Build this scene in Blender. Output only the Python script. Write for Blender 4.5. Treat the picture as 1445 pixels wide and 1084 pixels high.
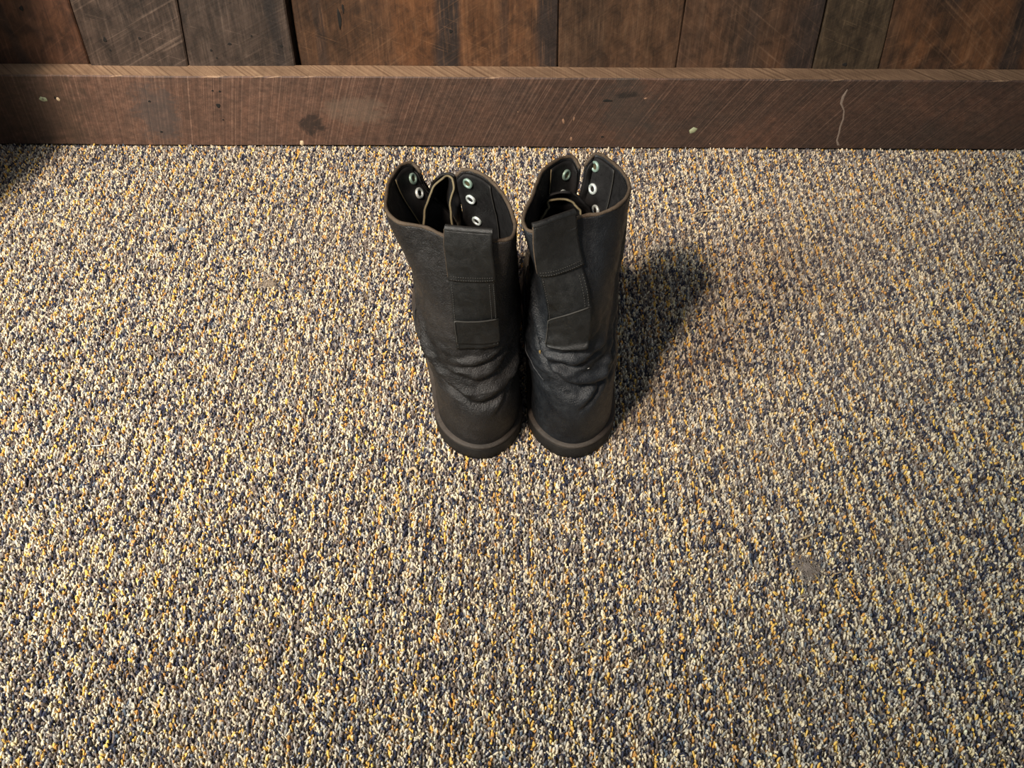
import bpy, bmesh, math, random
import numpy as np
from mathutils import Vector, Matrix, Euler

for o in list(bpy.data.objects):
    bpy.data.objects.remove(o)
C = bpy.context.scene.collection
SC = bpy.context.scene
R = math.radians

# ------------------------------------------------------------------ camera
F = 1461.0
CAM = np.array([0.0, -1.194, 0.72])
PITCH, YAW = 44.6, 0.58
cd = bpy.data.cameras.new('camera')
cam = bpy.data.objects.new('camera', cd)
C.objects.link(cam)
cam.location = CAM
cam.rotation_euler = Euler((R(90 - PITCH), 0, R(YAW)), 'XYZ')
cd.sensor_width = 36.0
cd.lens = F / 1445.0 * 36.0
cd.clip_start = 0.02
SC.camera = cam
ROT = np.array(cam.rotation_euler.to_matrix())

# ------------------------------------------------------------------ light
w = bpy.data.worlds.new('world')
SC.world = w
w.use_nodes = True
bg = w.node_tree.nodes['Background']
bg.inputs[0].default_value = (0.90, 0.93, 1.0, 1)
bg.inputs[1].default_value = 0.17


def light(name, kind, loc, target, energy, color, **kw):
    ld = bpy.data.lights.new(name, kind)
    ld.energy = energy
    ld.color = color
    for k, v in kw.items():
        setattr(ld, k, v)
    lo = bpy.data.objects.new(name, ld)
    C.objects.link(lo)
    lo.location = loc
    d = Vector(target) - Vector(loc)
    lo.rotation_euler = d.to_track_quat('-Z', 'Y').to_euler()
    return lo


# warm ceiling spot lamp behind the photographer's left shoulder
light('ceiling_spot_light', 'SPOT', (-1.25, -2.35, 2.70), (-0.26, 0.06, 0.0), 600.0, (1.0, 0.80, 0.64),
      shadow_soft_size=0.19, spot_size=R(32), spot_blend=0.9)
# cooler unseen area light at left, low and close so the right darkens
light('left_area_light', 'AREA', (-0.98, -1.25, 1.10), (-0.50, -0.80, 0.0), 29.0, (0.94, 0.97, 0.91),
      shape='RECTANGLE', size=0.5, size_y=0.45)
# added cool spot that tints the carpet right of the boots bluish
light('cool_tint_spot', 'SPOT', (1.6, -2.0, 1.9), (0.40, -0.52, 0.0), 26.0, (0.66, 0.90, 1.0),
      shadow_soft_size=0.30, spot_size=R(17), spot_blend=1.0)

vs = SC.view_settings
vs.view_transform = 'Standard'
vs.look = 'None'
vs.gamma = 1.0
vs.use_curve_mapping = False
vs.exposure = 0.0

# ------------------------------------------------------------------ geometry helpers


def ray(px, py):
    d = np.array([(px - 722.5) / F, -(py - 542.0) / F, -1.0])
    return ROT @ d


def at_z(px, py, z):
    d = ray(px, py)
    return CAM + d * ((z - CAM[2]) / d[2])


def at_y(px, py, y):
    d = ray(px, py)
    return CAM + d * ((y - CAM[1]) / d[1])


def project(P):
    q = (np.asarray(P) - CAM) @ ROT
    return np.stack([722.5 + F * q[..., 0] / -q[..., 2], 542.0 - F * q[..., 1] / -q[..., 2]], -1)


def smooth(x, a, b):
    t = np.clip((np.asarray(x, float) - a) / (b - a), 0, 1)
    return t * t * (3 - 2 * t)


def spl(x, xs, ys):
    """monotone-ish cubic interpolation through a table"""
    xs = np.asarray(xs, float)
    ys = np.asarray(ys, float)
    x = np.clip(np.asarray(x, float), xs[0], xs[-1])
    m = np.zeros_like(ys)
    dx = np.diff(xs)
    if ys.ndim > 1:
        dl = np.diff(ys, axis=0) / dx[:, None]
    else:
        dl = np.diff(ys) / dx
    m[1:-1] = (dl[1:] + dl[:-1]) / 2
    m[0], m[-1] = dl[0], dl[-1]
    i = np.clip(np.searchsorted(xs, x, side='right') - 1, 0, len(xs) - 2)
    h = dx[i]
    t = (x - xs[i]) / h
    if ys.ndim > 1:
        h = h[..., None]
        t = t[..., None]
    return ((2 * t**3 - 3 * t**2 + 1) * ys[i] + (t**3 - 2 * t**2 + t) * h * m[i]
            + (-2 * t**3 + 3 * t**2) * ys[i + 1] + (t**3 - t**2) * h * m[i + 1])


def vnoise(x, y, seed=0):
    """cheap smooth 2-D noise, -1..1"""
    rs = np.random.RandomState(seed)
    T = rs.rand(64, 64) * 2 - 1
    x = np.asarray(x, float)
    y = np.asarray(y, float)
    xi = np.floor(x).astype(int)
    yi = np.floor(y).astype(int)
    fx = x - xi
    fy = y - yi
    fx = fx * fx * (3 - 2 * fx)
    fy = fy * fy * (3 - 2 * fy)
    a = T[xi % 64, yi % 64]
    b = T[(xi + 1) % 64, yi % 64]
    c = T[xi % 64, (yi + 1) % 64]
    d = T[(xi + 1) % 64, (yi + 1) % 64]
    return (a * (1 - fx) + b * fx) * (1 - fy) + (c * (1 - fx) + d * fx) * fy


def mesh_obj(name, verts, faces, mat, parent=None, smooth_=True, merge=None):
    me = bpy.data.meshes.new(name)
    me.from_pydata([tuple(map(float, v)) for v in verts], [], [tuple(map(int, f)) for f in faces])
    if merge or True:
        bm = bmesh.new()
        bm.from_mesh(me)
        if merge:
            bmesh.ops.remove_doubles(bm, verts=bm.verts, dist=merge)
        bmesh.ops.recalc_face_normals(bm, faces=bm.faces)
        for f in bm.faces:
            f.smooth = smooth_
        bm.to_mesh(me)
        bm.free()
    me.materials.append(mat)
    o = bpy.data.objects.new(name, me)
    C.objects.link(o)
    if parent is not None:
        o.parent = parent
        o.matrix_parent_inverse = parent.matrix_world.inverted()
    return o


def bm_obj(name, bm, mat, parent=None, smooth_=True):
    me = bpy.data.meshes.new(name)
    for f in bm.faces:
        f.smooth = smooth_
    bm.to_mesh(me)
    bm.free()
    me.materials.append(mat)
    o = bpy.data.objects.new(name, me)
    C.objects.link(o)
    if parent is not None:
        o.parent = parent
        o.matrix_parent_inverse = parent.matrix_world.inverted()
    return o


def grid_faces(nu, nv, closed_u=False, off=0):
    f = []
    for j in range(nv - 1):
        for i in range(nu if closed_u else nu - 1):
            a = off + j * nu + i
            b = off + j * nu + (i + 1) % nu
            f.append((a, b, b + nu, a + nu))
    return f


def sheet(P, Nn, th, edge_close=True):
    """P: (nv,nu,3) surface, Nn normals; returns verts, faces of a slab of thickness th (inwards)"""
    nv, nu = P.shape[:2]
    A = P.reshape(-1, 3)
    B = (P - Nn * th).reshape(-1, 3)
    V = np.vstack([A, B])
    n = nv * nu
    f = grid_faces(nu, nv) + [tuple(reversed(q)) for q in grid_faces(nu, nv, off=n)]
    for i in range(nu - 1):
        f.append((i, i + 1, n + i + 1, n + i))
        a = (nv - 1) * nu
        f.append((a + i, a + i + 1, n + a + i + 1, n + a + i))
    for j in range(nv - 1):
        f.append((j * nu, (j + 1) * nu, n + (j + 1) * nu, n + j * nu))
        a = nu - 1
        f.append((j * nu + a, (j + 1) * nu + a, n + (j + 1) * nu + a, n + j * nu + a))
    return V, f


def tube(path, r, sides=6, caps=True, flat=1.0, ups=None):
    path = np.asarray(path, float)
    n = len(path)
    rr = np.broadcast_to(np.asarray(r, float), (n,))
    T = np.gradient(path, axis=0)
    T /= np.linalg.norm(T, axis=1)[:, None] + 1e-12
    V = []
    up = np.array([0, 0, 1.0])
    for i in range(n):
        u = up if ups is None else ups[i]
        a = np.cross(T[i], u)
        if np.linalg.norm(a) < 1e-4:
            a = np.cross(T[i], np.array([1.0, 0, 0]))
        a /= np.linalg.norm(a)
        b = np.cross(a, T[i])
        for k in range(sides):
            t = 2 * math.pi * k / sides
            V.append(path[i] + rr[i] * (math.cos(t) * a + flat * math.sin(t) * b))
    f = grid_faces(sides, n, closed_u=True)
    if caps:
        f.append(tuple(range(sides)))
        f.append(tuple(reversed(range((n - 1) * sides, n * sides))))
    return V, f


class Acc:
    def __init__(s):
        s.V = []
        s.Fa = []

    def add(s, V, f):
        o = len(s.V)
        s.V.extend([tuple(v) for v in V])
        s.Fa.extend([tuple(i + o for i in q) for q in f])


def tag(o, label=None, cat=None, group=None, kind=None):
    if label: o['label'] = label
    if cat: o['category'] = cat
    if group: o['group'] = group
    if kind: o['kind'] = kind
    return o


# ------------------------------------------------------------------ node helpers
class NT:
    def __init__(s, name):
        s.m = bpy.data.materials.new(name)
        s.m.use_nodes = True
        s.t = s.m.node_tree
        s.b = s.t.nodes['Principled BSDF']

    def n(s, typ, **kw):
        nd = s.t.nodes.new(typ)
        for k, v in kw.items():
            if k.startswith('i_'):
                key = k[2:]
                key = int(key) if key.isdigit() else key.replace('_', ' ')
                nd.inputs[key].default_value = v
            else:
                setattr(nd, k, v)
        return nd

    def l(s, a, b):
        s.t.links.new(a, b)

    def math(s, op, a, b=None, c=None, clamp=False):
        nd = s.t.nodes.new('ShaderNodeMath')
        nd.operation = op
        nd.use_clamp = clamp
        for i, v in enumerate([a, b, c]):
            if v is None: continue
            if isinstance(v, (int, float)):
                nd.inputs[i].default_value = v
            else:
                s.l(v, nd.inputs[i])
        return nd.outputs[0]

    def mix(s, f, a, b, mode='MIX'):
        nd = s.t.nodes.new('ShaderNodeMix')
        nd.data_type = 'RGBA'
        nd.blend_type = mode
        for i, v in ((0, f), (6, a), (7, b)):
            if isinstance(v, (int, float)):
                nd.inputs[i].default_value = v
            elif isinstance(v, tuple):
                nd.inputs[i].default_value = (*v, 1) if len(v) == 3 else v
            else:
                s.l(v, nd.inputs[i])
        return nd.outputs[2]

    def ramp(s, f, stops):
        nd = s.t.nodes.new('ShaderNodeValToRGB')
        cr = nd.color_ramp
        while len(cr.elements) > 1: cr.elements.remove(cr.elements[-1])
        cr.elements[0].position = stops[0][0]
        c0 = stops[0][1]
        cr.elements[0].color = (*c0, 1) if isinstance(c0, tuple) else (c0, c0, c0, 1)
        for p, c in stops[1:]:
            e = cr.elements.new(p)
            e.color = (*c, 1) if isinstance(c, tuple) else (c, c, c, 1)
        s.l(f, nd.inputs[0])
        return nd.outputs[0]

    def coord(s, scale=(1, 1, 1), loc=(0, 0, 0), rot=(0, 0, 0), src=None):
        mp = s.t.nodes.new('ShaderNodeMapping')
        mp.inputs['Scale'].default_value = scale
        mp.inputs['Location'].default_value = loc
        mp.inputs['Rotation'].default_value = rot
        if src is None:
            tc = s.t.nodes.new('ShaderNodeTexCoord')
            src = tc.outputs['Object']
        s.l(src, mp.inputs['Vector'])
        return mp.outputs[0]

    def rcoord(s, scale, loc, ang):
        a = s.coord(rot=(0, ang, 0))
        return s.coord(scale, loc, src=a)

    def noise(s, vec, scale=1, detail=4, rough=0.55, dist=0.0):
        nd = s.n('ShaderNodeTexNoise')
        nd.inputs['Scale'].default_value = scale
        nd.inputs['Detail'].default_value = detail
        nd.inputs['Roughness'].default_value = rough
        nd.inputs['Distortion'].default_value = dist
        s.l(vec, nd.inputs['Vector'])
        return nd.outputs[0]

    def bump(s, h, strength=0.5, dist=0.001):
        nd = s.n('ShaderNodeBump')
        nd.inputs['Strength'].default_value = strength
        nd.inputs['Distance'].default_value = dist
        s.l(h, nd.inputs['Height'])
        s.l(nd.outputs[0], s.b.inputs['Normal'])

    def set(s, **kw):
        for k, v in kw.items():
            s.b.inputs[k.replace('_', ' ')].default_value = v


def plain(name, col, rough=0.6, metal=0.0, spec=0.5):
    t = NT(name)
    v = t.noise(t.coord(), scale=300, detail=3)
    c = t.mix(v, tuple(x * 0.7 for x in col), tuple(min(1, x * 1.25) for x in col))
    t.l(c, t.b.inputs['Base Color'])
    t.set(Roughness=rough, Metallic=metal)
    t.b.inputs['Specular IOR Level'].default_value = spec
    return t.m


# ------------------------------------------------------------------ wood
def wood(name, dark, mid, light_, seed, blotch=0.4, blotch_col=(0.025, 0.02, 0.018), orange=0.0,
         saw_angle=35, saw=0.5, stripes=(), rough=0.62, scratch=0.28):
    """weathered barn board, grain along Z"""
    t = NT(name)
    o = (seed * 1.37, seed * 0.71, seed * 2.3)
    # fine grain
    g1 = t.noise(t.coord((130, 20, 7), o), 1, 5, 0.65, 0.4)
    g2 = t.noise(t.coord((420, 60, 22), o), 1, 3, 0.6)
    # broad tone
    b1 = t.noise(t.coord((13, 3, 3.5), o), 1, 4, 0.6, 0.5)
    c = t.ramp(g1, [(0.30, dark), (0.52, mid), (0.74, light_)])
    c = t.mix(t.ramp(b1, [(0.35, 0.0), (0.7, 1.0)]), c, tuple(x * 0.55 for x in mid))
    if orange > 0:
        b2 = t.noise(t.coord((9, 3, 2.5), (o[1] + 4, o[0], o[2])), 1, 3, 0.5, 0.3)
        c = t.mix(t.ramp(b2, [(0.42, 0.0), (0.62, orange)]), c, (0.155, 0.062, 0.022))
    b3 = t.noise(t.coord((16, 4, 5), (o[2], o[1] + 9, o[0])), 1, 4, 0.6, 0.6)
    c = t.mix(t.ramp(b3, [(0.50, 0.0), (0.68, blotch)]), c, blotch_col)
    # long dark stains running with the grain at given x
    tc = t.n('ShaderNodeTexCoord')
    sx = t.n('ShaderNodeSeparateXYZ')
    t.l(tc.outputs['Object'], sx.inputs[0])
    wob = t.noise(t.coord((18, 4, 9), o), 1, 3)
    for (x0, wd, amt, slope) in stripes:
        q = t.math('ADD', sx.outputs[0], t.math('MULTIPLY', sx.outputs[2], slope))
        q = t.math('SUBTRACT', q, x0)
        q = t.math('ADD', q, t.math('MULTIPLY', t.math('SUBTRACT', wob, 0.5), wd * 1.8))
        q = t.math('ABSOLUTE', q)
        m = t.n('ShaderNodeMapRange')
        m.interpolation_type = 'SMOOTHSTEP'
        t.l(q, m.inputs[0])
        m.inputs[1].default_value = wd * 0.35
        m.inputs[2].default_value = wd
        m.inputs[3].default_value = amt
        m.inputs[4].default_value = 0.0
        c = t.mix(m.outputs[0], c, (0.022, 0.017, 0.016))
    c = t.mix(t.math('MULTIPLY', t.ramp(g2, [(0.55, 0.0), (0.72, 1.0)]), 0.45), c, light_)
    c = t.mix(t.math('MULTIPLY', t.ramp(g2, [(0.28, 1.0), (0.42, 0.0)]), 0.5), c, tuple(x * 0.4 for x in dark))
    # saw marks, diagonal
    s1 = t.noise(t.rcoord((7, 1, 330), o, R(saw_angle)), 1, 3, 0.6)
    s1r = t.ramp(s1, [(0.56, 0.0), (0.70, 1.0)])
    patch = t.ramp(t.noise(t.coord((8, 2, 6), (o[0] + 3, 0, o[1])), 1, 2), [(0.42, 0.0), (0.6, 1.0)])
    sm = t.math('MULTIPLY', t.math('MULTIPLY', s1r, patch), saw)
    c = t.mix(sm, c, tuple(min(1, x * 1.35) for x in light_))
    # random fine scratches
    s2 = t.noise(t.rcoord((16, 1, 620), o, R(-saw_angle * 0.6)), 1, 2, 0.6)
    s2r = t.math('MULTIPLY', t.ramp(s2, [(0.66, 0.0), (0.74, 1.0)]), scratch)
    c = t.mix(s2r, c, tuple(min(1, x * 1.8) for x in light_))
    mm = t.noise(t.coord((60, 12, 40), o), 1, 5, 0.7, 0.5)
    c = t.mix(1.0, c, t.ramp(mm, [(0.34, 0.36), (0.64, 1.05)]), 'MULTIPLY')
    t.l(c, t.b.inputs['Base Color'])
    t.set(Roughness=rough)
    t.l(t.ramp(b3, [(0.3, rough + 0.05), (0.7, rough - 0.12)]), t.b.inputs['Roughness'])
    h = t.math('ADD', t.math('MULTIPLY', g1, 0.6), t.math('MULTIPLY', g2, 0.4))
    h = t.math('ADD', h, t.math('MULTIPLY', s1, 0.5))
    t.bump(h, 0.55, 0.0012)
    return t.m


def baseboard_wood():
    t = NT('reclaimed_baseboard_wood')
    tc = t.n('ShaderNodeTexCoord')
    sx = t.n('ShaderNodeSeparateXYZ')
    t.l(tc.outputs['Object'], sx.inputs[0])
    X, Y, Z = sx.outputs
    # circular-saw marks: upright at the left, leaning to the right further along
    kn = t.noise(t.coord((55, 3, 70), (1, 7, 3)), 1, 5, 0.7, 0.8)
    k = t.math('MULTIPLY', t.math('ADD', X, 0.60), 0.78)
    q = t.math('SUBTRACT', X, t.math('MULTIPLY', k, Z))
    cb = t.n('ShaderNodeCombineXYZ')
    t.l(q, cb.inputs[0]); t.l(t.math('MULTIPLY', Z, 0.03), cb.inputs[2])
    s1 = t.noise(t.coord((430, 1, 45), src=cb.outputs[0]), 1, 4, 0.7)
    s2 = t.noise(t.coord((90, 1, 60), (3, 0, 0), src=cb.outputs[0]), 1, 3, 0.6)
    # tone along the board
    b1 = t.noise(t.coord((5, 2, 9), (2, 1, 1)), 1, 4, 0.6, 0.4)
    b2 = t.noise(t.coord((11, 3, 16), (7, 5, 3)), 1, 4, 0.6, 0.6)
    g = t.noise(t.coord((14, 10, 170), (1, 2, 3)), 1, 5, 0.65, 0.3)
    c = t.ramp(b1, [(0.3, (0.050, 0.026, 0.017)), (0.5, (0.088, 0.045, 0.029)), (0.72, (0.15, 0.070, 0.042))])
    c = t.mix(t.ramp(b2, [(0.50, 0.0), (0.72, 0.65)]), c, (0.055, 0.042, 0.034))
    # redder, paler to the left
    lf = t.n('ShaderNodeMapRange')
    t.l(X, lf.inputs[0])
    lf.inputs[1].default_value = -0.55; lf.inputs[2].default_value = 0.15
    lf.inputs[3].default_value = 0.60; lf.inputs[4].default_value = 0.0
    c = t.mix(lf.outputs[0], c, (0.165, 0.085, 0.055))
    c = t.mix(t.math('MULTIPLY', t.ramp(s2, [(0.35, 1.0), (0.5, 0.0)]), 0.45), c, (0.030, 0.018, 0.014))
    c = t.mix(t.math('MULTIPLY', t.ramp(s1, [(0.50, 0.0), (0.66, 1.0)]), 0.70), c, (0.30, 0.18, 0.125))
    c = t.mix(t.math('MULTIPLY', t.ramp(s1, [(0.30, 1.0), (0.44, 0.0)]), 0.6), c, (0.026, 0.015, 0.012))
    c = t.mix(t.math('MULTIPLY', t.ramp(g, [(0.6, 0.0), (0.75, 1.0)]), 0.25), c, (0.2, 0.12, 0.08))
    brk = t.noise(t.coord((30, 1, 42), (5, 2, 8)), 1, 4, 0.7, 0.6)
    c = t.mix(t.math('MULTIPLY', t.ramp(brk, [(0.42, 0.0), (0.60, 1.0)]), 0.62), c, t.mix(0.6, c, (0.060, 0.036, 0.026)))
    c = t.mix(1.0, c, t.ramp(t.noise(t.coord((110, 1, 150), (3, 2, 1)), 1, 4, 0.75), [(0.35, 0.62), (0.65, 1.15)]), 'MULTIPLY')
    # grey stains, dark knots, and paler and darker patches
    for (x0, z0, rx, rz, amt, col) in ((-0.46, 0.045, 0.035, 0.05, 0.55, (0.055, 0.050, 0.048)),
                                       (-0.265, 0.030, 0.020, 0.018, 0.85, (0.020, 0.013, 0.010)),
                                       (-0.205, 0.050, 0.045, 0.022, 0.30, (0.22, 0.165, 0.12)),
                                       (0.135, 0.055, 0.040, 0.05, 0.40, (0.05, 0.045, 0.038)),
                                       (0.13, 0.075, 0.016, 0.006, 0.8, (0.015, 0.012, 0.010)),
                                       (-0.62, 0.05, 0.09, 0.09, 0.45, (0.045, 0.032, 0.020))):  # broad darker patch at the left end
        dx = t.math('DIVIDE', t.math('SUBTRACT', X, x0), rx)
        dz = t.math('DIVIDE', t.math('SUBTRACT', Z, z0), rz)
        r2 = t.math('ADD', t.math('MULTIPLY', dx, dx), t.math('MULTIPLY', dz, dz))
        r2 = t.math('ADD', r2, t.math('MULTIPLY', t.math('SUBTRACT', kn, 0.5), 3.4))
        m = t.n('ShaderNodeMapRange'); m.interpolation_type = 'SMOOTHSTEP'
        t.l(r2, m.inputs[0])
        m.inputs[1].default_value = 0.15; m.inputs[2].default_value = 1.1
        m.inputs[3].default_value = amt; m.inputs[4].default_value = 0.0
        c = t.mix(m.outputs[0], c, col)
    # freshly sawn top: paler wood with diagonal saw lines
    geo = t.n('ShaderNodeNewGeometry')
    sn = t.n('ShaderNodeSeparateXYZ')
    t.l(geo.outputs['Normal'], sn.inputs[0])
    top = t.math('GREATER_THAN', sn.outputs[2], 0.7)
    q2 = t.math('ADD', X, t.math('MULTIPLY', Y, 0.9))
    cb2 = t.n('ShaderNodeCombineXYZ')
    t.l(q2, cb2.inputs[0])
    s3 = t.noise(t.coord((190, 1, 1), src=cb2.outputs[0]), 1, 3, 0.6)
    s4 = t.noise(t.coord((8, 30, 1)), 1, 4, 0.6)
    ct = t.ramp(s3, [(0.34, (0.12, 0.070, 0.040)), (0.47, (0.27, 0.17, 0.105)), (0.68, (0.40, 0.27, 0.165))])
    ct = t.mix(t.ramp(s4, [(0.45, 0.0), (0.7, 0.6)]), ct, (0.13, 0.078, 0.047))
    c = t.mix(top, c, ct)
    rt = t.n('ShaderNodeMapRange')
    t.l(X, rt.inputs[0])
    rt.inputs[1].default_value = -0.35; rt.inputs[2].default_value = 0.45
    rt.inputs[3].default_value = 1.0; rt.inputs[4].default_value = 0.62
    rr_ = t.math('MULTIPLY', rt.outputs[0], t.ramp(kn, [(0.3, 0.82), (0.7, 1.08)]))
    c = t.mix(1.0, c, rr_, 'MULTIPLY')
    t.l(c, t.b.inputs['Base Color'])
    t.set(Roughness=0.66)
    h = t.math('ADD', t.math('MULTIPLY', s1, 0.7), t.math('MULTIPLY', g, 0.3))
    t.bump(h, 0.6, 0.0012)
    return t.m


M_dark = plain('dark_cavity', (0.006, 0.005, 0.004), 0.9)
M_back = plain('dark_backing', (0.010, 0.008, 0.006), 0.9)

# ------------------------------------------------------------------ wall planks
PZ0, PZ1 = 0.0, 1.0
wall = mesh_obj('wall_back', [(-1.35, 0.028, -0.006), (1.35, 0.028, -0.006), (1.35, 0.06, -0.006), (-1.35, 0.06, -0.006),
                              (-1.35, 0.028, 1.02), (1.35, 0.028, 1.02), (1.35, 0.06, 1.02), (-1.35, 0.06, 1.02)],
                [(0, 1, 5, 4), (1, 2, 6, 5), (2, 3, 7, 6), (3, 0, 4, 7), (4, 5, 6, 7), (3, 2, 1, 0)], M_back, smooth_=False)
tag(wall, 'wall of vertical reclaimed barn boards behind the baseboard', kind='structure')


def seam(pb, pt):
    b = at_y(pb[0], pb[1], 0.0)
    t_ = at_y(pt[0], pt[1], 0.0)
    k = (t_[0] - b[0]) / (t_[2] - b[2])
    k = max(-0.10, min(0.10, k))
    return b[0] - k * b[2], k          # x at z=0, slope


# left edge, right edge of each plank in view, by its two ends on the wall
SE = [((128, 93), (97, 0)), ((267, 93), (250, 0)), ((421, 93), (406, 0)), ((787, 94), (789, 0)),
      ((953, 95), (968, 0)), ((1147, 95), (1168, 0)), ((1240, 96), (1263, 0))]
seams = [seam(*s) for s in SE]
gapw = [0.0035, 0.0018, 0.0075, 0.0018, 0.0012, 0.0014, 0.0012]
seams = [(-1.33, 0), (-1.12, 0.0), (-0.93, 0.0), (-0.735, 0.0)] + seams + [(0.70, 0.0), (0.90, 0), (1.08, 0), (1.33, 0)]
gapw = [0.002, .002, .002, .002] + gapw + [0.002, 0.002, 0.002, 0.002]
proud = [0, .001, 0, -0.001, 0.003, 0.0015, -0.0005, 0.001, 0.0, 0.001, -0.001, 0.0, 0.002, 0.0]
brn = dict(dark=(0.030, 0.016, 0.009), mid=(0.085, 0.045, 0.025), light_=(0.17, 0.10, 0.06))
wm = {
    3: wood('red_brown_board', (0.035, 0.015, 0.009), (0.105, 0.045, 0.025), (0.20, 0.095, 0.058), 3, 0.5, orange=0.4, saw=0.2,
            stripes=((-0.605, 0.010, 0.5, 0.15),)),
    4: wood('grey_brown_board', (0.035, 0.023, 0.017), (0.082, 0.054, 0.040), (0.16, 0.112, 0.085), 11, 0.35, orange=0.0, saw=0.5, saw_angle=28),
    5: wood('dark_grey_board', (0.028, 0.019, 0.014), (0.072, 0.048, 0.036), (0.14, 0.10, 0.076), 23, 0.7, orange=0.0, saw=0.45, saw_angle=28,
            stripes=((-0.300, 0.010, 0.7, 0.0),)),
    6: wood('orange_brown_board', (0.040, 0.018, 0.008), (0.12, 0.055, 0.024), (0.21, 0.11, 0.055), 5, 0.3, orange=0.75, saw=0.35, saw_angle=34,
            stripes=((-0.092, 0.022, 0.93, 0.0), (0.036, 0.022, 0.9, 0.0), (-0.245, 0.010, 0.6, 0.0), (-0.022, 0.008, 0.45, 0.0))),
    7: wood('mid_brown_board', (0.035, 0.019, 0.010), (0.092, 0.050, 0.027), (0.165, 0.10, 0.058), 31, 0.2, orange=0.2, saw=0.15),
    8: wood('stained_brown_board', (0.030, 0.016, 0.009), (0.082, 0.044, 0.025), (0.15, 0.09, 0.056), 41, 0.75, orange=0.35, saw=0.5, saw_angle=-38,
            stripes=((0.335, 0.035, 0.85, -0.10), (0.262, 0.012, 0.5, -0.1))),
    9: wood('olive_brown_board', (0.030, 0.019, 0.010), (0.082, 0.055, 0.030), (0.15, 0.105, 0.06), 53, 0.35, orange=0.0, saw=0.1),
    10: wood('patchy_orange_board', (0.032, 0.016, 0.009), (0.095, 0.046, 0.022), (0.17, 0.095, 0.052), 67, 0.95, orange=0.95, saw=0.35, saw_angle=-40,
             stripes=((0.60, 0.022, 0.85, 0.0),)),
}
spare = [wm[7], wm[4], wm[8]]
for i in range(len(seams) - 1):
    (x0, k0), (x1, k1) = seams[i], seams[i + 1]
    g0, g1 = gapw[i] / 2, gapw[i + 1] / 2
    yf = -proud[i]
    nz = 26
    V, Fc = [], []
    zs = np.linspace(PZ0, PZ1, nz)
    for j, z in enumerate(zs):
        wl = 0.0011 * vnoise(z * 14, i * 3.1, 7) + 0.0004 * vnoise(z * 60, i * 3.1, 8)
        wr = 0.0011 * vnoise(z * 14, i * 5.7 + 9, 9) + 0.0004 * vnoise(z * 60, i * 3.1, 10)
        a = x0 + k0 * z + g0 + wl
        b = x1 + k1 * z - g1 + wr
        c = 0.0016
        V += [(a, yf + 0.026, z), (a, yf + c, z), (a + c, yf, z), (b - c, yf, z), (b, yf + c, z), (b, yf + 0.026, z)]
    Fc = grid_faces(6, nz, closed_u=True)
    Fc += [tuple(range(6)), tuple(range((nz - 1) * 6, nz * 6))]
    p = mesh_obj('plank', V, Fc, wm.get(i, spare[i % 3]), wall, smooth_=False)

# splits and nail holes in the boards: little dark sunken pits
def pit(px, py, rx, rz, parent, y=-0.0004, tilt=0.0, on=0.0, mat=M_dark, name='nail_hole'):
    c = at_y(px, py, on)
    V = [(c[0], on + y * 0.3, c[2])]
    n = 10
    for ring, (s, yy) in enumerate(((0.6, y * 0.6), (1.0, y))):
        for k in range(n):
            t = 2 * math.pi * k / n
            e = 1 + 0.18 * math.sin(3 * t + px)
            dx = s * rx * math.cos(t) * e
            dz = s * rz * math.sin(t) * e
            V.append((c[0] + dx + tilt * dz, on + yy, c[2] + dz))
    for k in range(n):
        t = 1 + n + k
        V.append((V[t][0] * 1.0, on + 0.004, V[t][2]))
    f = [(0, 1 + k, 1 + (k + 1) % n) for k in range(n)]
    for r_ in range(2):
        for k in range(n):
            a = 1 + r_ * n + k
            b = 1 + r_ * n + (k + 1) % n
            f.append((a, b, b + n, a + n))
    return mesh_obj(name, V, f, mat, parent)


for (px, py, rx, rz, on) in ((30, 12, .0022, .0030, 0.0), (148, 56, .0022, .0032, -0.003), (156, 71, .0012, .0014, -0.003),
                             (197, 54, .0018, .0018, -0.003), (298, 71, .0014, .0016, -0.0015), (306, 82, .0012, .0012, -0.0015),
                             (324, 62, .0024, .0016, -0.0015), (397, 65, .0022, .0016, -0.0015), (355, 51, .0011, .0014, -0.0015),
                             (479, 27, .0022, .013, 0.0005), (636, 44, .0020, .0026, 0.0005), (484, 12, .0012, .006, 0.0005),
                             (1192, 91, .0030, .0022, -0.001)):
    pit(px, py, rx, rz, wall, on=on)

# ------------------------------------------------------------------ baseboard
BH, BT = 0.0970, 0.0285
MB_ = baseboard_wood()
nx = 260
V = []
xs = np.linspace(-1.33, 1.33, nx)
for x in xs:
    e = 0.0006 * vnoise(x * 40, 0.5, 3) + 0.0004 * vnoise(x * 160, 2.5, 4) + 0.0006 * vnoise(x * 6, 7.5, 5)
    h = BH + 0.0009 * vnoise(x * 5, 1.5, 6)
    dz = 0.0010 + 0.0008 * vnoise(x * 90, 4.5, 5)
    V += [(x, 0.0, 0.001), (x, -BT, 0.001 + 0.0008 * vnoise(x * 8, 3, 2)), (x, -BT + e * 0.3, h - dz - 0.0006), (x, -BT + 0.0013 + e, h), (x, 0.0, h)]
Fc = grid_faces(5, nx, closed_u=True) + [(0, 1, 2, 3, 4), tuple(range((nx - 1) * 5, nx * 5))]
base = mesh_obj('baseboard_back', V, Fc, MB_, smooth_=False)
tag(base, 'rough sawn reddish brown baseboard with a pale sawn top edge', kind='structure')
for (px, py, rx, rz) in ((211, 143, .0018, .0013), (228, 186, .0018, .0014), (300, 128, .0014, .0010), (310, 129, .0014, .0012),
                         (308, 149, .0026, .0030), (315, 169, .0010, .0010), (857, 142, .0060, .0016), (850, 193, .0020, .0012)):
    pit(px, py, rx, rz, base, on=-BT)
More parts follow.
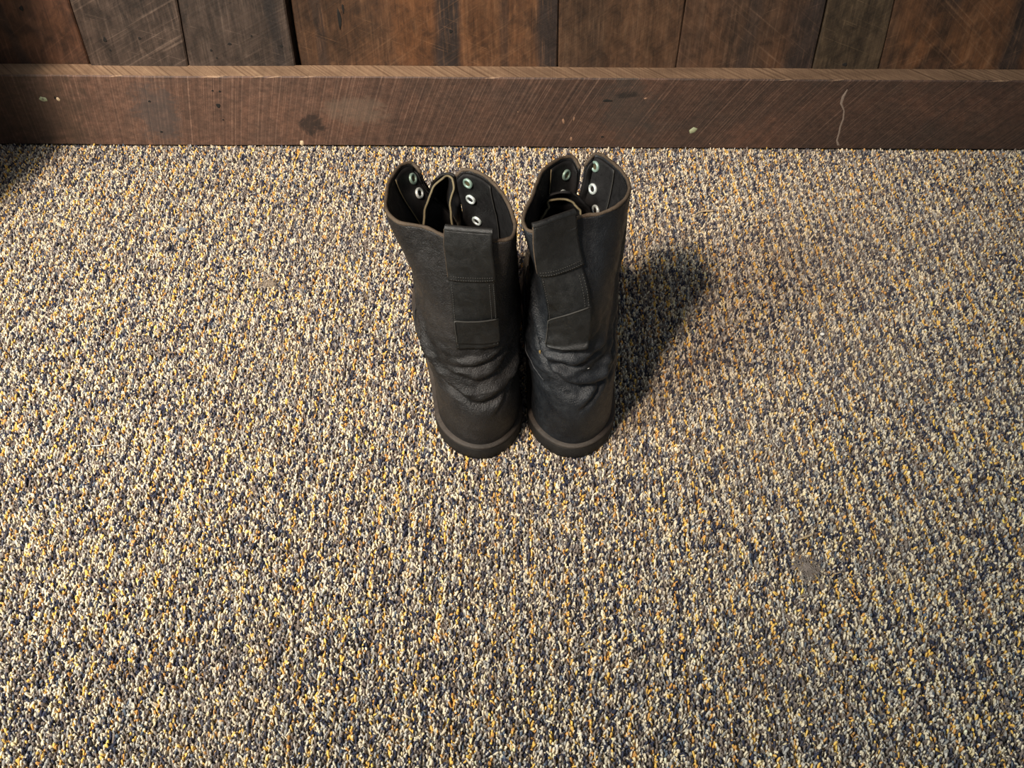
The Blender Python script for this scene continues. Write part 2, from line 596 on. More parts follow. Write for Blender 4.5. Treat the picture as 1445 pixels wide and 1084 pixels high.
M_pale = plain('pale_nail_putty', (0.30, 0.33, 0.20), 0.6)
M_chip = plain('pale_wood_chip', (0.60, 0.47, 0.30), 0.7)
M_drip = plain('dried_paint', (0.20, 0.155, 0.125), 0.6)


def blob(name, px, py, rx, rz, mat, parent, on, h=0.0012, seed=1, n=12):
    c = at_y(px, py, on)
    V = [(c[0], on - h, c[2])]
    for s, yy in ((0.65, h * 0.75), (1.0, -0.0003)):
        for k in range(n):
            t = 2 * math.pi * k / n
            e = 1 + 0.22 * math.sin(2 * t + seed) + 0.12 * math.sin(5 * t + seed * 2)
            V.append((c[0] + s * rx * math.cos(t) * e, on - yy, c[2] + s * rz * math.sin(t) * e))
    f = [(0, 1 + k, 1 + (k + 1) % n) for k in range(n)]
    f += [(1 + k, 1 + (k + 1) % n, 1 + n + (k + 1) % n, 1 + n + k) for k in range(n)]
    return mesh_obj(name, V, f, mat, parent)


nh = blob('nail_head', 61, 140, .0046, .0042, M_pale, base, -BT, seed=2)
nh['label'] = 'green-tinged pale nail head near the left end'
pit(61, 139, .0012, .0012, base, y=-0.0016, on=-BT)
pit(78, 138, .0016, .0018, base, y=-0.0006, on=-BT)
blob('wood_chip', 82, 140, .0028, .0026, M_chip, base, -BT, seed=4)['label'] = 'small cream chip beside the left nail head'
blob('nail_head', 978, 184, .0054, .0044, M_pale, base, -BT, seed=6)['label'] = 'green-tinged pale nail head right of the boots'
blob('wood_chip', 426, 202, .0034, .0036, M_chip, base, -BT, seed=5)['label'] = 'orange chip at the bottom edge of the board'
for (px, py, a, b) in ((731, 158, .0008, .0007), (700, 14, .0006, .0006), (795, 171, .0016, .0040), (810, 168, .0010, .0030), (806, 196, .0012, .0042),
                       (911, 139, .0018, .0014), (1002, 203, .0010, .0010)):
    if py > 100:
        blob('wood_chip', px, py, a * 1.2, b, plain('brown_chip', (0.26, 0.15, 0.09), .7), base, -BT, h=.0006, seed=px)
# dried drip running down the right of the board
pts = [(1196, 126), (1190, 136), (1187, 146), (1191, 156), (1190, 168), (1186, 178), (1184, 188), (1181, 198), (1183, 205)]
wd = [0.8, 2.2, 1.8, 1.0, 1.3, 1.4, 1.2, 1.2, 2.0]
V = []
for (px, py), q in zip(pts, wd):
    c = at_y(px, py, -BT)
    q *= 0.00085
    V += [(c[0] - q, -BT - 0.0001, c[2]), (c[0], -BT - 0.0007, c[2]), (c[0] + q, -BT - 0.0001, c[2])]
dr = mesh_obj('paint_drip', V, grid_faces(3, len(pts)), M_drip, base)
dr['label'] = 'thin pale dried drip down the board'

# ------------------------------------------------------------------ added left post (out of view, put there to cast the corner shadow)
V = []
for z in np.linspace(-0.006, 1.0, 12):
    c = 0.004
    x0, x1, y0, y1 = -0.81, -0.662, -0.300, -0.190
    V += [(x0, y0 + c, z), (x0 + c, y0, z), (x1 - c, y0, z), (x1, y0 + c, z), (x1, y1 - c, z), (x1 - c, y1, z), (x0 + c, y1, z), (x0, y1 - c, z)]
post = mesh_obj('shadow_post_1', V, grid_faces(8, 12, closed_u=True) + [tuple(range(8)), tuple(range(88, 96))], wm[4], smooth_=False)
tag(post, 'added rough square wooden post, out of view at left, casting the corner shadow', kind='structure')

# ------------------------------------------------------------------ floor and carpet pile
def floor_mat():
    t = NT('carpet_backing')
    v = t.n('ShaderNodeTexVoronoi')
    v.inputs['Scale'].default_value = 1
    t.l(t.coord((320, 240, 1)), v.inputs['Vector'])
    sp = t.n('ShaderNodeSeparateColor')
    t.l(v.outputs['Color'], sp.inputs[0])
    c = t.ramp(sp.outputs[0], [(0.0, (0.015, 0.018, 0.035)), (0.3, (0.07, 0.065, 0.06)), (0.55, (0.22, 0.19, 0.15)),
                               (0.75, (0.42, 0.36, 0.26)), (0.9, (0.5, 0.27, 0.05))])
    t.l(c, t.b.inputs['Base Color'])
    t.set(Roughness=0.95)
    t.bump(v.outputs['Distance'], 0.8, 0.002)
    return t.m


GX, GY0, GY1 = 0.82, -1.06, -0.0300
fl = mesh_obj('floor', [(-2, -2.6, -0.004), (2, -2.6, -0.004), (2, 0.06, -0.004), (-2, 0.06, -0.004)], [(0, 1, 2, 3)], floor_mat())
tag(fl, 'floor under the loop pile carpet', kind='structure')


def carpet_material():
    t = NT('loop_yarn')
    a = t.n('ShaderNodeAttribute')
    a.attribute_type = 'INSTANCER'
    a.attribute_name = 'yarn'
    nz = t.noise(t.coord((1, 1, 1)), scale=900, detail=2)
    c = t.mix(1.0, a.outputs['Color'], t.ramp(nz, [(0.3, 0.78), (0.7, 1.15)]), 'MULTIPLY')
    t.l(c, t.b.inputs['Base Color'])
    t.set(Roughness=0.75)
    t.b.inputs['Specular IOR Level'].default_value = 0.25
    t.b.inputs['Sheen Weight'].default_value = 0.15
    return t.m


def build_carpet():
    rs = np.random.RandomState(5)
    dx, dy = 0.00212, 0.00190
    nr = int(2 * GX / dx)
    nc = int((GY1 - GY0) / dy)
    ix, iy = np.meshgrid(np.arange(nr), np.arange(nc), indexing='ij')
    x = -GX + ix * dx + rs.normal(0, 0.00030, ix.shape) + 0.0006 * vnoise(iy * 0.12, ix * 0.9, 4)
    y = GY0 + iy * dy + rs.normal(0, 0.00038, ix.shape) + (rs.rand(nr) * dy)[:, None]
    y = np.minimum(y, GY1)
    # yarn plan: rows of different yarns
    pat = 'ongcdngocndcgn'
    row = np.array([pat[i % 14] for i in range(nr)])
    v = vnoise(iy * 0.34, ix * 7.3, 11) + 0.55 * rs.normal(0, 1, ix.shape) * 0.6
    v2 = vnoise(iy * 0.30 + 9, ix * 3.7, 12) + 0.35 * rs.normal(0, 1, ix.shape)
    pal = {'cream': (0.74, 0.64, 0.47), 'yel': (0.84, 0.52, 0.12), 'ora': (0.62, 0.32, 0.09), 'pale': (0.80, 0.66, 0.38),
           'navy': (0.027, 0.030, 0.056), 'blk': (0.040, 0.034, 0.032), 'taupe': (0.20, 0.16, 0.135), 'grey': (0.34, 0.325, 0.30),
           'blue': (0.10, 0.125, 0.165), 'lgrey': (0.54, 0.50, 0.44)}
    mixes = {  # ordered by v from low to high
        'o': ['taupe', 'navy', 'ora', 'yel', 'yel', 'pale', 'cream'],
        'n': ['navy', 'navy', 'navy', 'taupe', 'taupe', 'grey', 'cream'],
        'g': ['blk', 'taupe', 'grey', 'grey', 'lgrey', 'cream', 'cream'],
        'c': ['navy', 'taupe', 'grey', 'lgrey', 'cream', 'cream', 'pale'],
        'd': ['blk', 'navy', 'taupe', 'taupe', 'blue', 'grey', 'cream'],
    }
    col = np.zeros(ix.shape + (3,))
    q = np.clip(((v + 1.15) / 2.3 * 7).astype(int), 0, 6)
    for k, names in mixes.items():
        m = np.broadcast_to((row == k)[:, None], ix.shape)
        arr = np.array([pal[n] for n in names])
        col[m] = arr[q[m]]
    # stray replacements
    r = rs.rand(*ix.shape)
    col[r < 0.10] = pal['cream']
    col[(r > 0.10) & (r < 0.17)] = pal['navy']
    col[(r > 0.17) & (r < 0.185)] = pal['ora']
    col[(r > 0.185) & (r < 0.20)] = pal['yel']
    col[(r > 0.225) & (r < 0.30)] = pal['taupe']
    col *= (1 + 0.13 * rs.normal(0, 1, ix.shape))[..., None]
    # a dusty trodden veil in patches
    dust = np.clip(vnoise(x * 9, y * 9, 21) * 0.7 + 0.3 * vnoise(x * 31, y * 31, 22), 0, 1)[..., None] * 0.22
    col = col * (1 - dust) + np.array([0.30, 0.255, 0.215]) * dust
    col = np.clip(col, 0.008, 0.88)
    z = np.full(ix.shape, -0.004) + rs.normal(0, 0.00035, ix.shape)
    rot = np.zeros(ix.shape + (3,))
    rot[..., 2] = math.pi / 2 + rs.normal(0, 0.50, ix.shape)
    rot[..., 0] = rs.normal(0, 0.30, ix.shape)
    rot[..., 1] = rs.normal(0.10, 0.22, ix.shape)
    scl = 0.70 * np.clip(1 + 0.16 * rs.normal(0, 1, ix.shape), 0.65, 1.5)
    keep = np.ones(ix.shape, bool)
    keep &= rs.rand(*ix.shape) > 0.03
    idx = rs.randint(0, 6, ix.shape)
    sel = keep.ravel()
    P = np.stack([x, y, z], -1).reshape(-1, 3)[sel]
    n = len(P)
    me = bpy.data.meshes.new('carpet_pile')
    me.vertices.add(n)
    me.vertices.foreach_set('co', P.astype(np.float32).ravel())
    a = me.attributes.new('yarn', 'FLOAT_COLOR', 'POINT')
    cc = np.ones((n, 4), np.float32)
    cc[:, :3] = col.reshape(-1, 3)[sel]
    a.data.foreach_set('color', cc.ravel())
    a = me.attributes.new('rot', 'FLOAT_VECTOR', 'POINT')
    a.data.foreach_set('vector', rot.reshape(-1, 3)[sel].astype(np.float32).ravel())
    a = me.attributes.new('scl', 'FLOAT', 'POINT')
    a.data.foreach_set('value', scl.ravel()[sel].astype(np.float32))
    a = me.attributes.new('pick', 'INT', 'POINT')
    a.data.foreach_set('value', idx.ravel()[sel].astype(np.int32))
    me.update()
    o = bpy.data.objects.new('carpet_pile', me)
    C.objects.link(o)
    ng = bpy.data.node_groups.new('loop_pile', 'GeometryNodeTree')
    ng.interface.new_socket('Geometry', in_out='INPUT', socket_type='NodeSocketGeometry')
    ng.interface.new_socket('Geometry', in_out='OUTPUT', socket_type='NodeSocketGeometry')
    N = ng.nodes
    L = ng.links
    gi = N.new('NodeGroupInput')
    go = N.new('NodeGroupOutput')
    g2i = N.new('GeometryNodeGeometryToInstance')
    shapes = [(-.0013, .0002, .0115, .0013, -.0002, .00100), (-.0010, -.0003, .0125, .0016, .0003, .00092),
              (-.0016, .0004, .0100, .0012, .0004, .00108), (-.0011, .0000, .0132, .0010, -.0004, .00098),
              (-.0018, .0002, .0108, .0018, .0006, .00090), (-.0009, .0005, .0118, .0011, -.0005, .00112)]
    for (sx, sy, mz, ex, ey, rad) in shapes:
        qb = N.new('GeometryNodeCurveQuadraticBezier')
        qb.inputs['Resolution'].default_value = 6
        qb.inputs['Start'].default_value = (sx, sy, 0)
        qb.inputs['Middle'].default_value = (0.0004, -sy * 2, mz)
        qb.inputs['End'].default_value = (ex, ey, 0)
        cc_ = N.new('GeometryNodeCurvePrimitiveCircle')
        cc_.inputs['Resolution'].default_value = 5
        cc_.inputs['Radius'].default_value = rad
        cm = N.new('GeometryNodeCurveToMesh')
        L.new(qb.outputs[0], cm.inputs['Curve'])
        L.new(cc_.outputs[0], cm.inputs['Profile Curve'])
        sm = N.new('GeometryNodeSetMaterial')
        sm.inputs['Material'].default_value = MC
        L.new(cm.outputs[0], sm.inputs['Geometry'])
        L.new(sm.outputs[0], g2i.inputs[0])
    iop = N.new('GeometryNodeInstanceOnPoints')
    L.new(gi.outputs[0], iop.inputs['Points'])
    L.new(g2i.outputs[0], iop.inputs['Instance'])
    iop.inputs['Pick Instance'].default_value = True

    def attr(nm, dt):
        nd = N.new('GeometryNodeInputNamedAttribute')
        nd.data_type = dt
        nd.inputs['Name'].default_value = nm
        return nd.outputs['Attribute']
    L.new(attr('pick', 'INT'), iop.inputs['Instance Index'])
    e2r = N.new('FunctionNodeEulerToRotation')
    L.new(attr('rot', 'FLOAT_VECTOR'), e2r.inputs[0])
    L.new(e2r.outputs[0], iop.inputs['Rotation'])
    L.new(attr('scl', 'FLOAT'), iop.inputs['Scale'])
    L.new(iop.outputs[0], go.inputs[0])
    md = o.modifiers.new('loop_pile', 'NODES')
    md.node_group = ng
    me.materials.append(MC)
    return o


MC = carpet_material()
cp = build_carpet()
tag(cp, 'flecked navy, cream and mustard loop pile carpet covering the floor', 'carpet', kind='stuff')

# ------------------------------------------------------------------ leather
def leather(name, base_col, dust_col, dust=0.35, rough=0.55, spec=0.45, seed=0, nap=0.5, nap_scale=1100):
    t = NT(name)
    co = t.coord((1, 1, 1), (seed, seed * 2, 0))
    n1 = t.noise(co, 22, 5, 0.6, 0.6)
    n2 = t.noise(co, 160, 4, 0.65, 0.5)
    n3 = t.noise(co, nap_scale, 3, 0.6)
    c = t.mix(t.ramp(n1, [(0.38, 0.0), (0.72, dust)]), base_col, dust_col)
    c = t.mix(t.math('MULTIPLY', t.ramp(n2, [(0.55, 0.0), (0.78, 1.0)]), dust * 0.8), c, dust_col)
    c = t.mix(t.math('MULTIPLY', t.ramp(n2, [(0.25, 1.0), (0.45, 0.0)]), 0.5), c, tuple(x * 0.4 for x in base_col))
    t.l(c, t.b.inputs['Base Color'])
    t.l(t.ramp(n2, [(0.3, rough - 0.12), (0.7, rough + 0.16)]), t.b.inputs['Roughness'])
    t.b.inputs['Specular IOR Level'].default_value = spec
    h = t.math('ADD', t.math('MULTIPLY', n2, 0.55), t.math('MULTIPLY', n3, 0.45))
    t.bump(h, nap, 0.0022)
    return t.m


M_leaL = leather('worn_black_leather', (0.0080, 0.0081, 0.0085), (0.042, 0.039, 0.038), 0.55, 0.46, 0.42, 1, 0.85, 800)
M_leaR = leather('worn_black_leather_cool_lit', (0.0070, 0.0088, 0.0115), (0.030, 0.034, 0.039), 0.50, 0.44, 0.42, 5, 0.65, 900)  # right boot: cool bluish light put into the leather colour
M_strap = leather('smooth_black_leather', (0.0070, 0.0078, 0.0080), (0.022, 0.0228, 0.0225), 0.42, 0.42, 0.5, 9, 0.40, 1800)
M_lin = leather('black_lining', (0.007, 0.007, 0.0075), (0.020, 0.019, 0.020), 0.35, 0.62, 0.3, 13, 0.25)
M_edge = leather('raw_brown_leather_edge', (0.060, 0.044, 0.030), (0.13, 0.098, 0.068), 0.7, 0.65, 0.3, 17, 0.5)
M_tan = leather('raw_tan_edge', (0.15, 0.125, 0.070), (0.22, 0.185, 0.11), 0.5, 0.7, 0.3, 19, 0.2)
M_sole = leather('scuffed_rubber_sole', (0.010, 0.0095, 0.009), (0.034, 0.030, 0.026), 0.5, 0.66, 0.3, 23, 0.5)
M_welt = leather('dusty_brown_welt', (0.030, 0.025, 0.021), (0.085, 0.070, 0.058), 0.7, 0.6, 0.35, 29, 0.5)
M_thr = plain('dark_thread', (0.030, 0.029, 0.026), 0.7)


def metal(name, col, rough):
    t = NT(name)
    n = t.noise(t.coord(), 500, 3)
    c = t.mix(t.ramp(n, [(0.45, 0.0), (0.75, 0.7)]), col, (0.14, 0.30, 0.24))
    t.l(c, t.b.inputs['Base Color'])
    t.set(Roughness=rough, Metallic=0.45)
    return t.m


M_eye = metal('nickel_eyelet', (0.78, 0.84, 0.84), 0.42)
M_eyeg = metal('verdigris_eyelet', (0.30, 0.42, 0.36), 0.5)
M_brass = plain('tarnished_barrel', (0.20, 0.17, 0.10), 0.45, 0.7)


# ------------------------------------------------------------------ boots
class Boot:
    """a laceless work boot. mir=+1: its outer side is at -x (left boot); mir=-1: right boot"""
    ZT = 0.236

    def __init__(s, name, heel, yaw, mir, rim, leather_mat, seed, back_s=0.0, tabs=None):
        s.name, s.mir, s.mat, s.seed = name, mir, leather_mat, seed
        s.hx, s.hy = heel
        s.yaw = yaw
        s.ca, s.sa = math.cos(yaw), math.sin(yaw)
        s.back = back_s
        # rim as a curve, in local coordinates, with parameter -1..1 (0 = back seam)
        pts = np.array([at_z(*p) for p in rim['pts']])
        loc = s.to_local(pts)
        ib = rim['back']
        seg = np.linalg.norm(np.diff(loc, axis=0), axis=1)
        cum = np.concatenate([[0], np.cumsum(seg)])
        u = np.where(np.arange(len(loc)) <= ib, (cum - cum[ib]) / cum[ib], (cum - cum[ib]) / (cum[-1] - cum[ib]))
        s.rim_u, s.rim = u, loc
        # tables by height
        s.z = [0.010, 0.030, 0.045, 0.060, 0.073, 0.085, 0.097, 0.112, 0.130, 0.160, 0.200, 0.24]
        s.yb = [0.003, 0.000, -.003, -.004, -.001, 0.004, 0.004, 0.006, 0.008, 0.009, 0.007, 0.004]
        s.yf = [0.290, 0.289, 0.286, 0.272, 0.240, 0.208, 0.184, 0.166, 0.153, 0.144, 0.138, 0.135]
        s.cx = rim.get('cx', [0] * 12)
        s.hw = rim.get('hw', [1] * 12)
        s.build()

    def to_local(s, P):
        P = np.asarray(P, float)
        x, y = P[..., 0] - s.hx, P[..., 1] - s.hy
        return np.stack([x * s.ca + y * s.sa, -x * s.sa + y * s.ca, P[..., 2]], -1)

    def to_world(s, P):
        x, y = P[..., 0], P[..., 1]
        return np.stack([s.hx + x * s.ca - y * s.sa, s.hy + x * s.sa + y * s.ca, P[..., 2]], -1)

    def foot_w(s, Y, extra=0.0):
        return spl(Y, [0, .03, .06, .10, .15, .20, .24, .30], [.034, .0370, .0385, .0390, .0425, .0485, .0480, .044]) + extra

    def foot_c(s, Y):
        return -s.mir * spl(Y, [0, .06, .12, .20, .25, .30], [0, 0, .002, .0055, .003, -.003])

    def core(s, u, z):
        """section point without wrinkles (local)"""
        u, z = np.broadcast_arrays(np.asarray(u, float), np.asarray(z, float))
        zz = np.clip(z, s.z[0], s.z[-1])
        yb, yf = spl(zz, s.z, s.yb), spl(zz, s.z, s.yf)
        gam = (0.10 if s.mir > 0 else 0.03) * smooth(zz, 0.112, 0.236)
        phi = u * (math.pi - gam)
        c = -np.cos(phi)
        # the long low sections need their samples bunched to the rear half
        Y = yb + (yf - yb) * (c + 1) / 2
        kk = smooth(zz, 0.03, 0.12)
        rb = 0.050 * (1 - kk) + 0.064 * kk
        rf = 0.072 * (1 - kk) + 0.064 * kk
        hb = np.clip((Y - yb) / rb, 0, 1)
        hf = np.clip((yf - Y) / rf, 0, 1)
        rr = np.power(1 - (1 - hb) ** 2.05, 0.5) * np.power(1 - (1 - hf) ** 2.2, 0.5)
        Wlow = s.foot_w(Y) + 0.0
        Whi = 0.0455
        k = smooth(zz, 0.045, 0.11)
        W = (Wlow * (1 - k) + Whi * k) * spl(zz, s.z, s.hw)
        x = np.sign(phi) * W * rr + s.foot_c(Y) * (1 - k) + spl(zz, s.z, s.cx)
        x = x + s.back * smooth(zz, 0.05, 0.14) * 0
        A = np.stack([x, Y, z], -1)
        B = spl(u, s.rim_u, s.rim)
        w_ = smooth(z, 0.140, 0.243) ** (1.6 if s.mir > 0 else 1.4)
        w_ = w_[..., None]
        out = A * (1 - w_) + B * w_
        zr = B[..., 2]
        # stretch height so that the rim follows its own heights
        out[..., 2] = z + (zr - s.ZT) * smooth(z, 0.15, s.ZT)
        return out

    def fold(s, u, z):
        sd = s.seed
        d = 0.0011 * vnoise(u * 9 + sd, z * 55, 31 + sd) + 0.0006 * vnoise(u * 22, z * 130 + sd, 33 + sd)
        d *= smooth(z, 0.05, 0.09) * (1 - 0.6 * smooth(z, 0.16, 0.20))
        d = d + smooth(z, 0.066, 0.08) * (1 - smooth(z, 0.125, 0.14)) * (0.0011 * vnoise(u * 14 + z * 60, z * 210 - u * 8, 35 + sd) + 0.0006 * vnoise(u * 34, z * 420 + u * 20, 36 + sd)) * (1 - smooth(np.abs(u), 0.3, 0.6))
        G = lambda a, b: np.exp(-(a / b) ** 2)
        for (u0, z0, k1, k2, amp, wdt, ua, ub) in s.folds():
            zc = z0 + k1 * (u - u0) + k2 * (u - u0) ** 2 + 0.0015 * vnoise(u * 16, z0 * 400, 41)
            m = smooth(u, ua - 0.08, ua + 0.05) * (1 - smooth(u, ub - 0.05, ub + 0.08))
            d = d + m * amp * (G(z - zc - wdt * 0.9, wdt) - 1.0 * G(z - zc + wdt * 0.55, wdt * 0.62))
        return d

    def folds(s):
        if s.mir > 0:
            return [(0.00, 0.077, -0.02, 0.32, .0042, .0060, -.40, .26),
                    (0.10, 0.101, 0.05, 0.30, .0030, .0055, -.06, .30),
                    (0.12, 0.119, 0.06, 0.15, .0028, .0045, -.07, .30),
                    (0.22, 0.088, 0.18, 0.0, .0030, .0045, .10, .50),
                    (-.45, 0.11, -0.05, 0.2, .0022, .0060, -.7, -.3)]
        return [(0.03, 0.090, -0.045, 0.34, .0042, .0055, -.40, .18),
                (0.20, 0.096, 0.20, 0.25, .0042, .0055, .06, .55),
                (0.02, 0.113, 0.02, 0.20, .0032, .0050, -.14, .20),
                (0.40, 0.125, 0.22, 0.0, .0034, .0060, .22, .62),
                (-.02, 0.127, 0.05, 0.10, .0020, .0040, -.14, .14)]

    def normal(s, u, z):
        e = 1e-3
        a = s.core(np.clip(u + e, -1, 1), z) - s.core(np.clip(u - e, -1, 1), z)
        b = s.core(u, z + e) - s.core(u, z - e)
        n = np.cross(a, b)
        n /= np.linalg.norm(n, axis=-1)[..., None] + 1e-12
        return n

    def surf(s, u, z, off=0.0, folds=True):
        u, z = np.broadcast_arrays(np.asarray(u, float), np.asarray(z, float))
        P = s.core(u, z)
        n = s.normal(u, z)
        # make normals point outwards
        ctr = np.stack([np.zeros_like(P[..., 0]), np.full_like(P[..., 0], 0.07), P[..., 2]], -1)
        d = s.fold(u, z) if folds else 0.0
        return s.to_world(P + n * (d + off)[..., None] if folds else P + n * off), s.dirw(n)

    def dirw(s, n):
        return np.stack([n[..., 0] * s.ca - n[..., 1] * s.sa, n[..., 0] * s.sa + n[..., 1] * s.ca, n[..., 2]], -1)

    def find(s, px, py, lo, hi, off=-0.0035, z0=0.12):
        u, z = np.meshgrid(np.linspace(lo, hi, 80), np.linspace(z0, 0.235, 120))
        P, n = s.surf(u, z, off)
        q = project(P)
        d = (q[..., 0] - px) ** 2 + (q[..., 1] - py) ** 2
        i = np.unravel_index(np.argmin(d), d.shape)
        return P[i], n[i], u[i], z[i], math.sqrt(d[i])

    def build(s):
        root = bpy.data.objects.new(s.name, None)
        C.objects.link(root)
        root.location = (s.hx + 0.07 * -s.sa, s.hy + 0.07 * s.ca, 0)
        root.empty_display_size = 0.05
        bpy.context.view_layer.update()
        s.root = root
        # ---------------- upper shell
        nu = 150
        us = np.linspace(-1, 1, nu)
        zs = np.concatenate([np.linspace(0.014, 0.05, 12)[:-1], np.linspace(0.05, 0.125, 52)[:-1], np.linspace(0.125, s.ZT, 44)])
        zs = zs
        U, Z = np.meshgrid(us, zs)
        P, n = s.surf(U, Z)
        closed = int(np.searchsorted(zs, 0.114))
        th = 0.0026
        Q, _ = s.surf(U, Z, -th)
        nv = len(zs)
        V = np.vstack([P.reshape(-1, 3), Q.reshape(-1, 3)])
        f = grid_faces(nu, nv) + [tuple(reversed(q)) for q in grid_faces(nu, nv, off=nv * nu)]
        o_ = nv * nu
        a = (nv - 1) * nu
        for i in range(nu - 1):
            f.append((a + i, a + i + 1, o_ + a + i + 1, o_ + a + i))
        for j in range(closed, nv - 1):
            f.append((j * nu, (j + 1) * nu, o_ + (j + 1) * nu, o_ + j * nu))
            b = nu - 1
            f.append((j * nu + b, (j + 1) * nu + b, o_ + (j + 1) * nu + b, o_ + j * nu + b))
        mesh_obj('upper', V, f, s.mat, root, merge=1e-6)
        # ---------------- dark lining just inside
        zl = np.linspace(0.03, s.ZT - 0.002, 60)
        U2, Z2 = np.meshgrid(np.linspace(-1, 1, 100), zl)
        P2, n2 = s.surf(U2, Z2, -0.0030, folds=True)
        mesh_obj('lining', P2.reshape(-1, 3), grid_faces(100, 60), M_lin, root)
        # insole closing the bottom
        ui = np.linspace(-1, 1, 90)
        ring, _ = s.surf(ui, np.full(90, 0.032), -0.003)
        cen = ring.mean(0)
        Vi = [tuple(cen)] + [tuple(p) for p in ring]
        mesh_obj('insole', Vi, [(0, i + 1, i + 2) for i in range(89)], M_lin, root)
        # ---------------- rim edge (raw, folded leather)
        ue = np.linspace(-1, 1, 140)
        pe, ne = s.surf(ue, np.full(140, s.ZT), -th / 2)
        pe[:, 2] += 0.0002 + 0.0003 * vnoise(ue * 40, 3, 9)
        Vt, ft = tube(pe, 0.0016 + 0.0002 * vnoise(ue * 30, 1, 5), 8)
        mesh_obj('collar_edge', Vt, ft, M_edge, root)
        # a stitched hem line a little below the rim, inside
        # ---------------- sole, welt
        def outline(ex, n=120):
            t = np.linspace(0, 2 * math.pi, n, endpoint=False)
            c = -np.cos(t)
            Y0, Y1 = 0.002 - ex, 0.290 + ex
            Y = Y0 + (Y1 - Y0) * (c + 1) / 2
            # bunch samples and round the ends
            hb = np.clip((Y - Y0) / (.048 + ex), 0, 1)
            hf = np.clip((Y1 - Y) / .074, 0, 1)
            rr = np.power(1 - (1 - hb) ** 2.05, 0.5) * np.power(1 - (1 - hf) ** 2.2, 0.5)
            x = np.sign(np.sin(t)) * (s.foot_w(np.clip(Y, 0, .3)) + ex) * rr + s.foot_c(np.clip(Y, 0, .3))
            return x, Y
        def stack(name, levels, mat):
            n = 120
            V = []
            for ex, z in levels:
                x, Y = outline(ex, n)
                if callable(z):
                    zz = z(Y)
                else:
                    zz = np.full(n, z)
                V += [tuple(v) for v in s.to_world(np.stack([x, Y, zz], -1))]
            f = grid_faces(n, len(levels), closed_u=True)
            f += [tuple(range(n)), tuple(range((len(levels) - 1) * n, len(levels) * n))]
            mesh_obj(name, V, f, mat, root)
        hz = lambda Y: -0.0005 + 0.004 * smooth(Y, 0.26, 0.31)
        stack('sole', [(.0010, hz), (.0028, lambda Y: hz(Y) + .0010), (.0034, 0.006), (.0036, 0.0130), (.0032, 0.0142)], M_sole)
        stack('welt', [(.0028, 0.0141), (.0037, 0.0146), (.0036, 0.0158), (.0026, 0.0168), (-.0015, 0.0176)], M_welt)
        # ---------------- tongue
        for (name, L, Cn, Rr, edge) in s.tongues():
            n1, n2_ = 26, 22
            vv = np.linspace(0, 1, n1)
            def curve(pts):
                W = np.array([at_z(*p) for p in pts])
                return spl(vv, np.linspace(0, 1, len(W)), W)
            A, M_, B = curve(L), curve(Cn), curve(Rr)
            uu = np.linspace(0, 1, n2_)[None, :, None]
            ctrl = 2 * M_[:, None] - 0.5 * (A[:, None] + B[:, None])
            G = (1 - uu) ** 2 * A[:, None] + 2 * uu * (1 - uu) * ctrl + uu ** 2 * B[:, None]
            du = np.gradient(G, axis=1)
            dv = np.gradient(G, axis=0)
            nn = np.cross(du, dv)
            nn /= np.linalg.norm(nn, axis=-1)[..., None] + 1e-9
            G = G + nn * (0.0007 * vnoise(vv * 9, 2.2, 3))[:, None, None]
            Vs, fs = sheet(G, nn, 0.0022)
            tg = mesh_obj(name, Vs, fs, M_lin, root)
            # pale raw edge all around
            path = np.vstack([G[:, 0], G[-1, 1:], G[::-1, -1][1:]]) - 0.0
            nr = np.vstack([nn[:, 0], nn[-1, 1:], nn[::-1, -1][1:]])
            if edge:
                Vt, ft = tube(path - nr * 0.0008, 0.0010 if edge == 1 else 0.0007, 6)
                te = mesh_obj('tongue_edge', Vt, ft, M_tan, tg)
                te['label'] = 'pale raw tan edge'
        # ---------------- eyelets and facings
        for (ua, ub, mat) in s.facings():
            uu = np.linspace(ua, ub, 12)
            zz = np.linspace(0.120, s.ZT - 0.0025, 34)
            U3, Z3 = np.meshgrid(uu, zz)
            P3, n3 = s.surf(U3, Z3, -0.0034)
            Vs, fs = sheet(P3, n3, 0.0012)
            fc = mesh_obj('eyelet_facing', Vs, fs, M_lin, root)
            uedge = ub if abs(ub) < abs(ua) else ua
            Pe, _ = s.surf(np.full(34, uedge), zz, -0.0043)
            Vt, ft = tube(Pe, 0.00055, 5)
            e_ = mesh_obj('facing_edge', Vt, ft, mat, fc)
        for (px, py, lo, hi, green) in s.eyelets():
            P0, n0, u0, z0, err = s.find(px, py, lo, hi, -0.0048)
            print('eyelet', s.name, px, py, 'u %.2f z %.3f err %.1f' % (u0, z0, err))
            if abs(u0) > 0.925:
                u0 = math.copysign(0.925, u0)
                Pq, nq = s.surf(np.array([u0]), np.array([z0]), -0.0050)
                P0, n0 = Pq[0], nq[0]
            nq = s.surf(np.array([u0 - math.copysign(.10, u0), u0 - math.copysign(.05, u0), u0]), np.full(3, z0))[1]
            n0 = nq.mean(0); n0 /= np.linalg.norm(n0)
            nin = -n0
            P0 = P0 + nin * 0.0006
            a = np.cross(nin, [0, 0, 1.0]); a /= np.linalg.norm(a)
            b = np.cross(a, nin)
            def ringm(r1, r2, h, mat, nm, off, par):
                V = []
                K = 24
                prof = [(r2, -0.0010), (r2, h * .35), ((r1 * .35 + r2 * .65), h), ((r1 * .7 + r2 * .3), h * .8), (r1, h * .1), (r1, -0.0012)]
                for (r_, q) in prof:
                    for k in range(K):
                        t = 2 * math.pi * k / K
                        V.append(P0 + nin * (off + q) + r_ * (math.cos(t) * a + math.sin(t) * b))
                f = grid_faces(K, len(prof), closed_u=True)
                return mesh_obj(nm, V, f, mat, par)
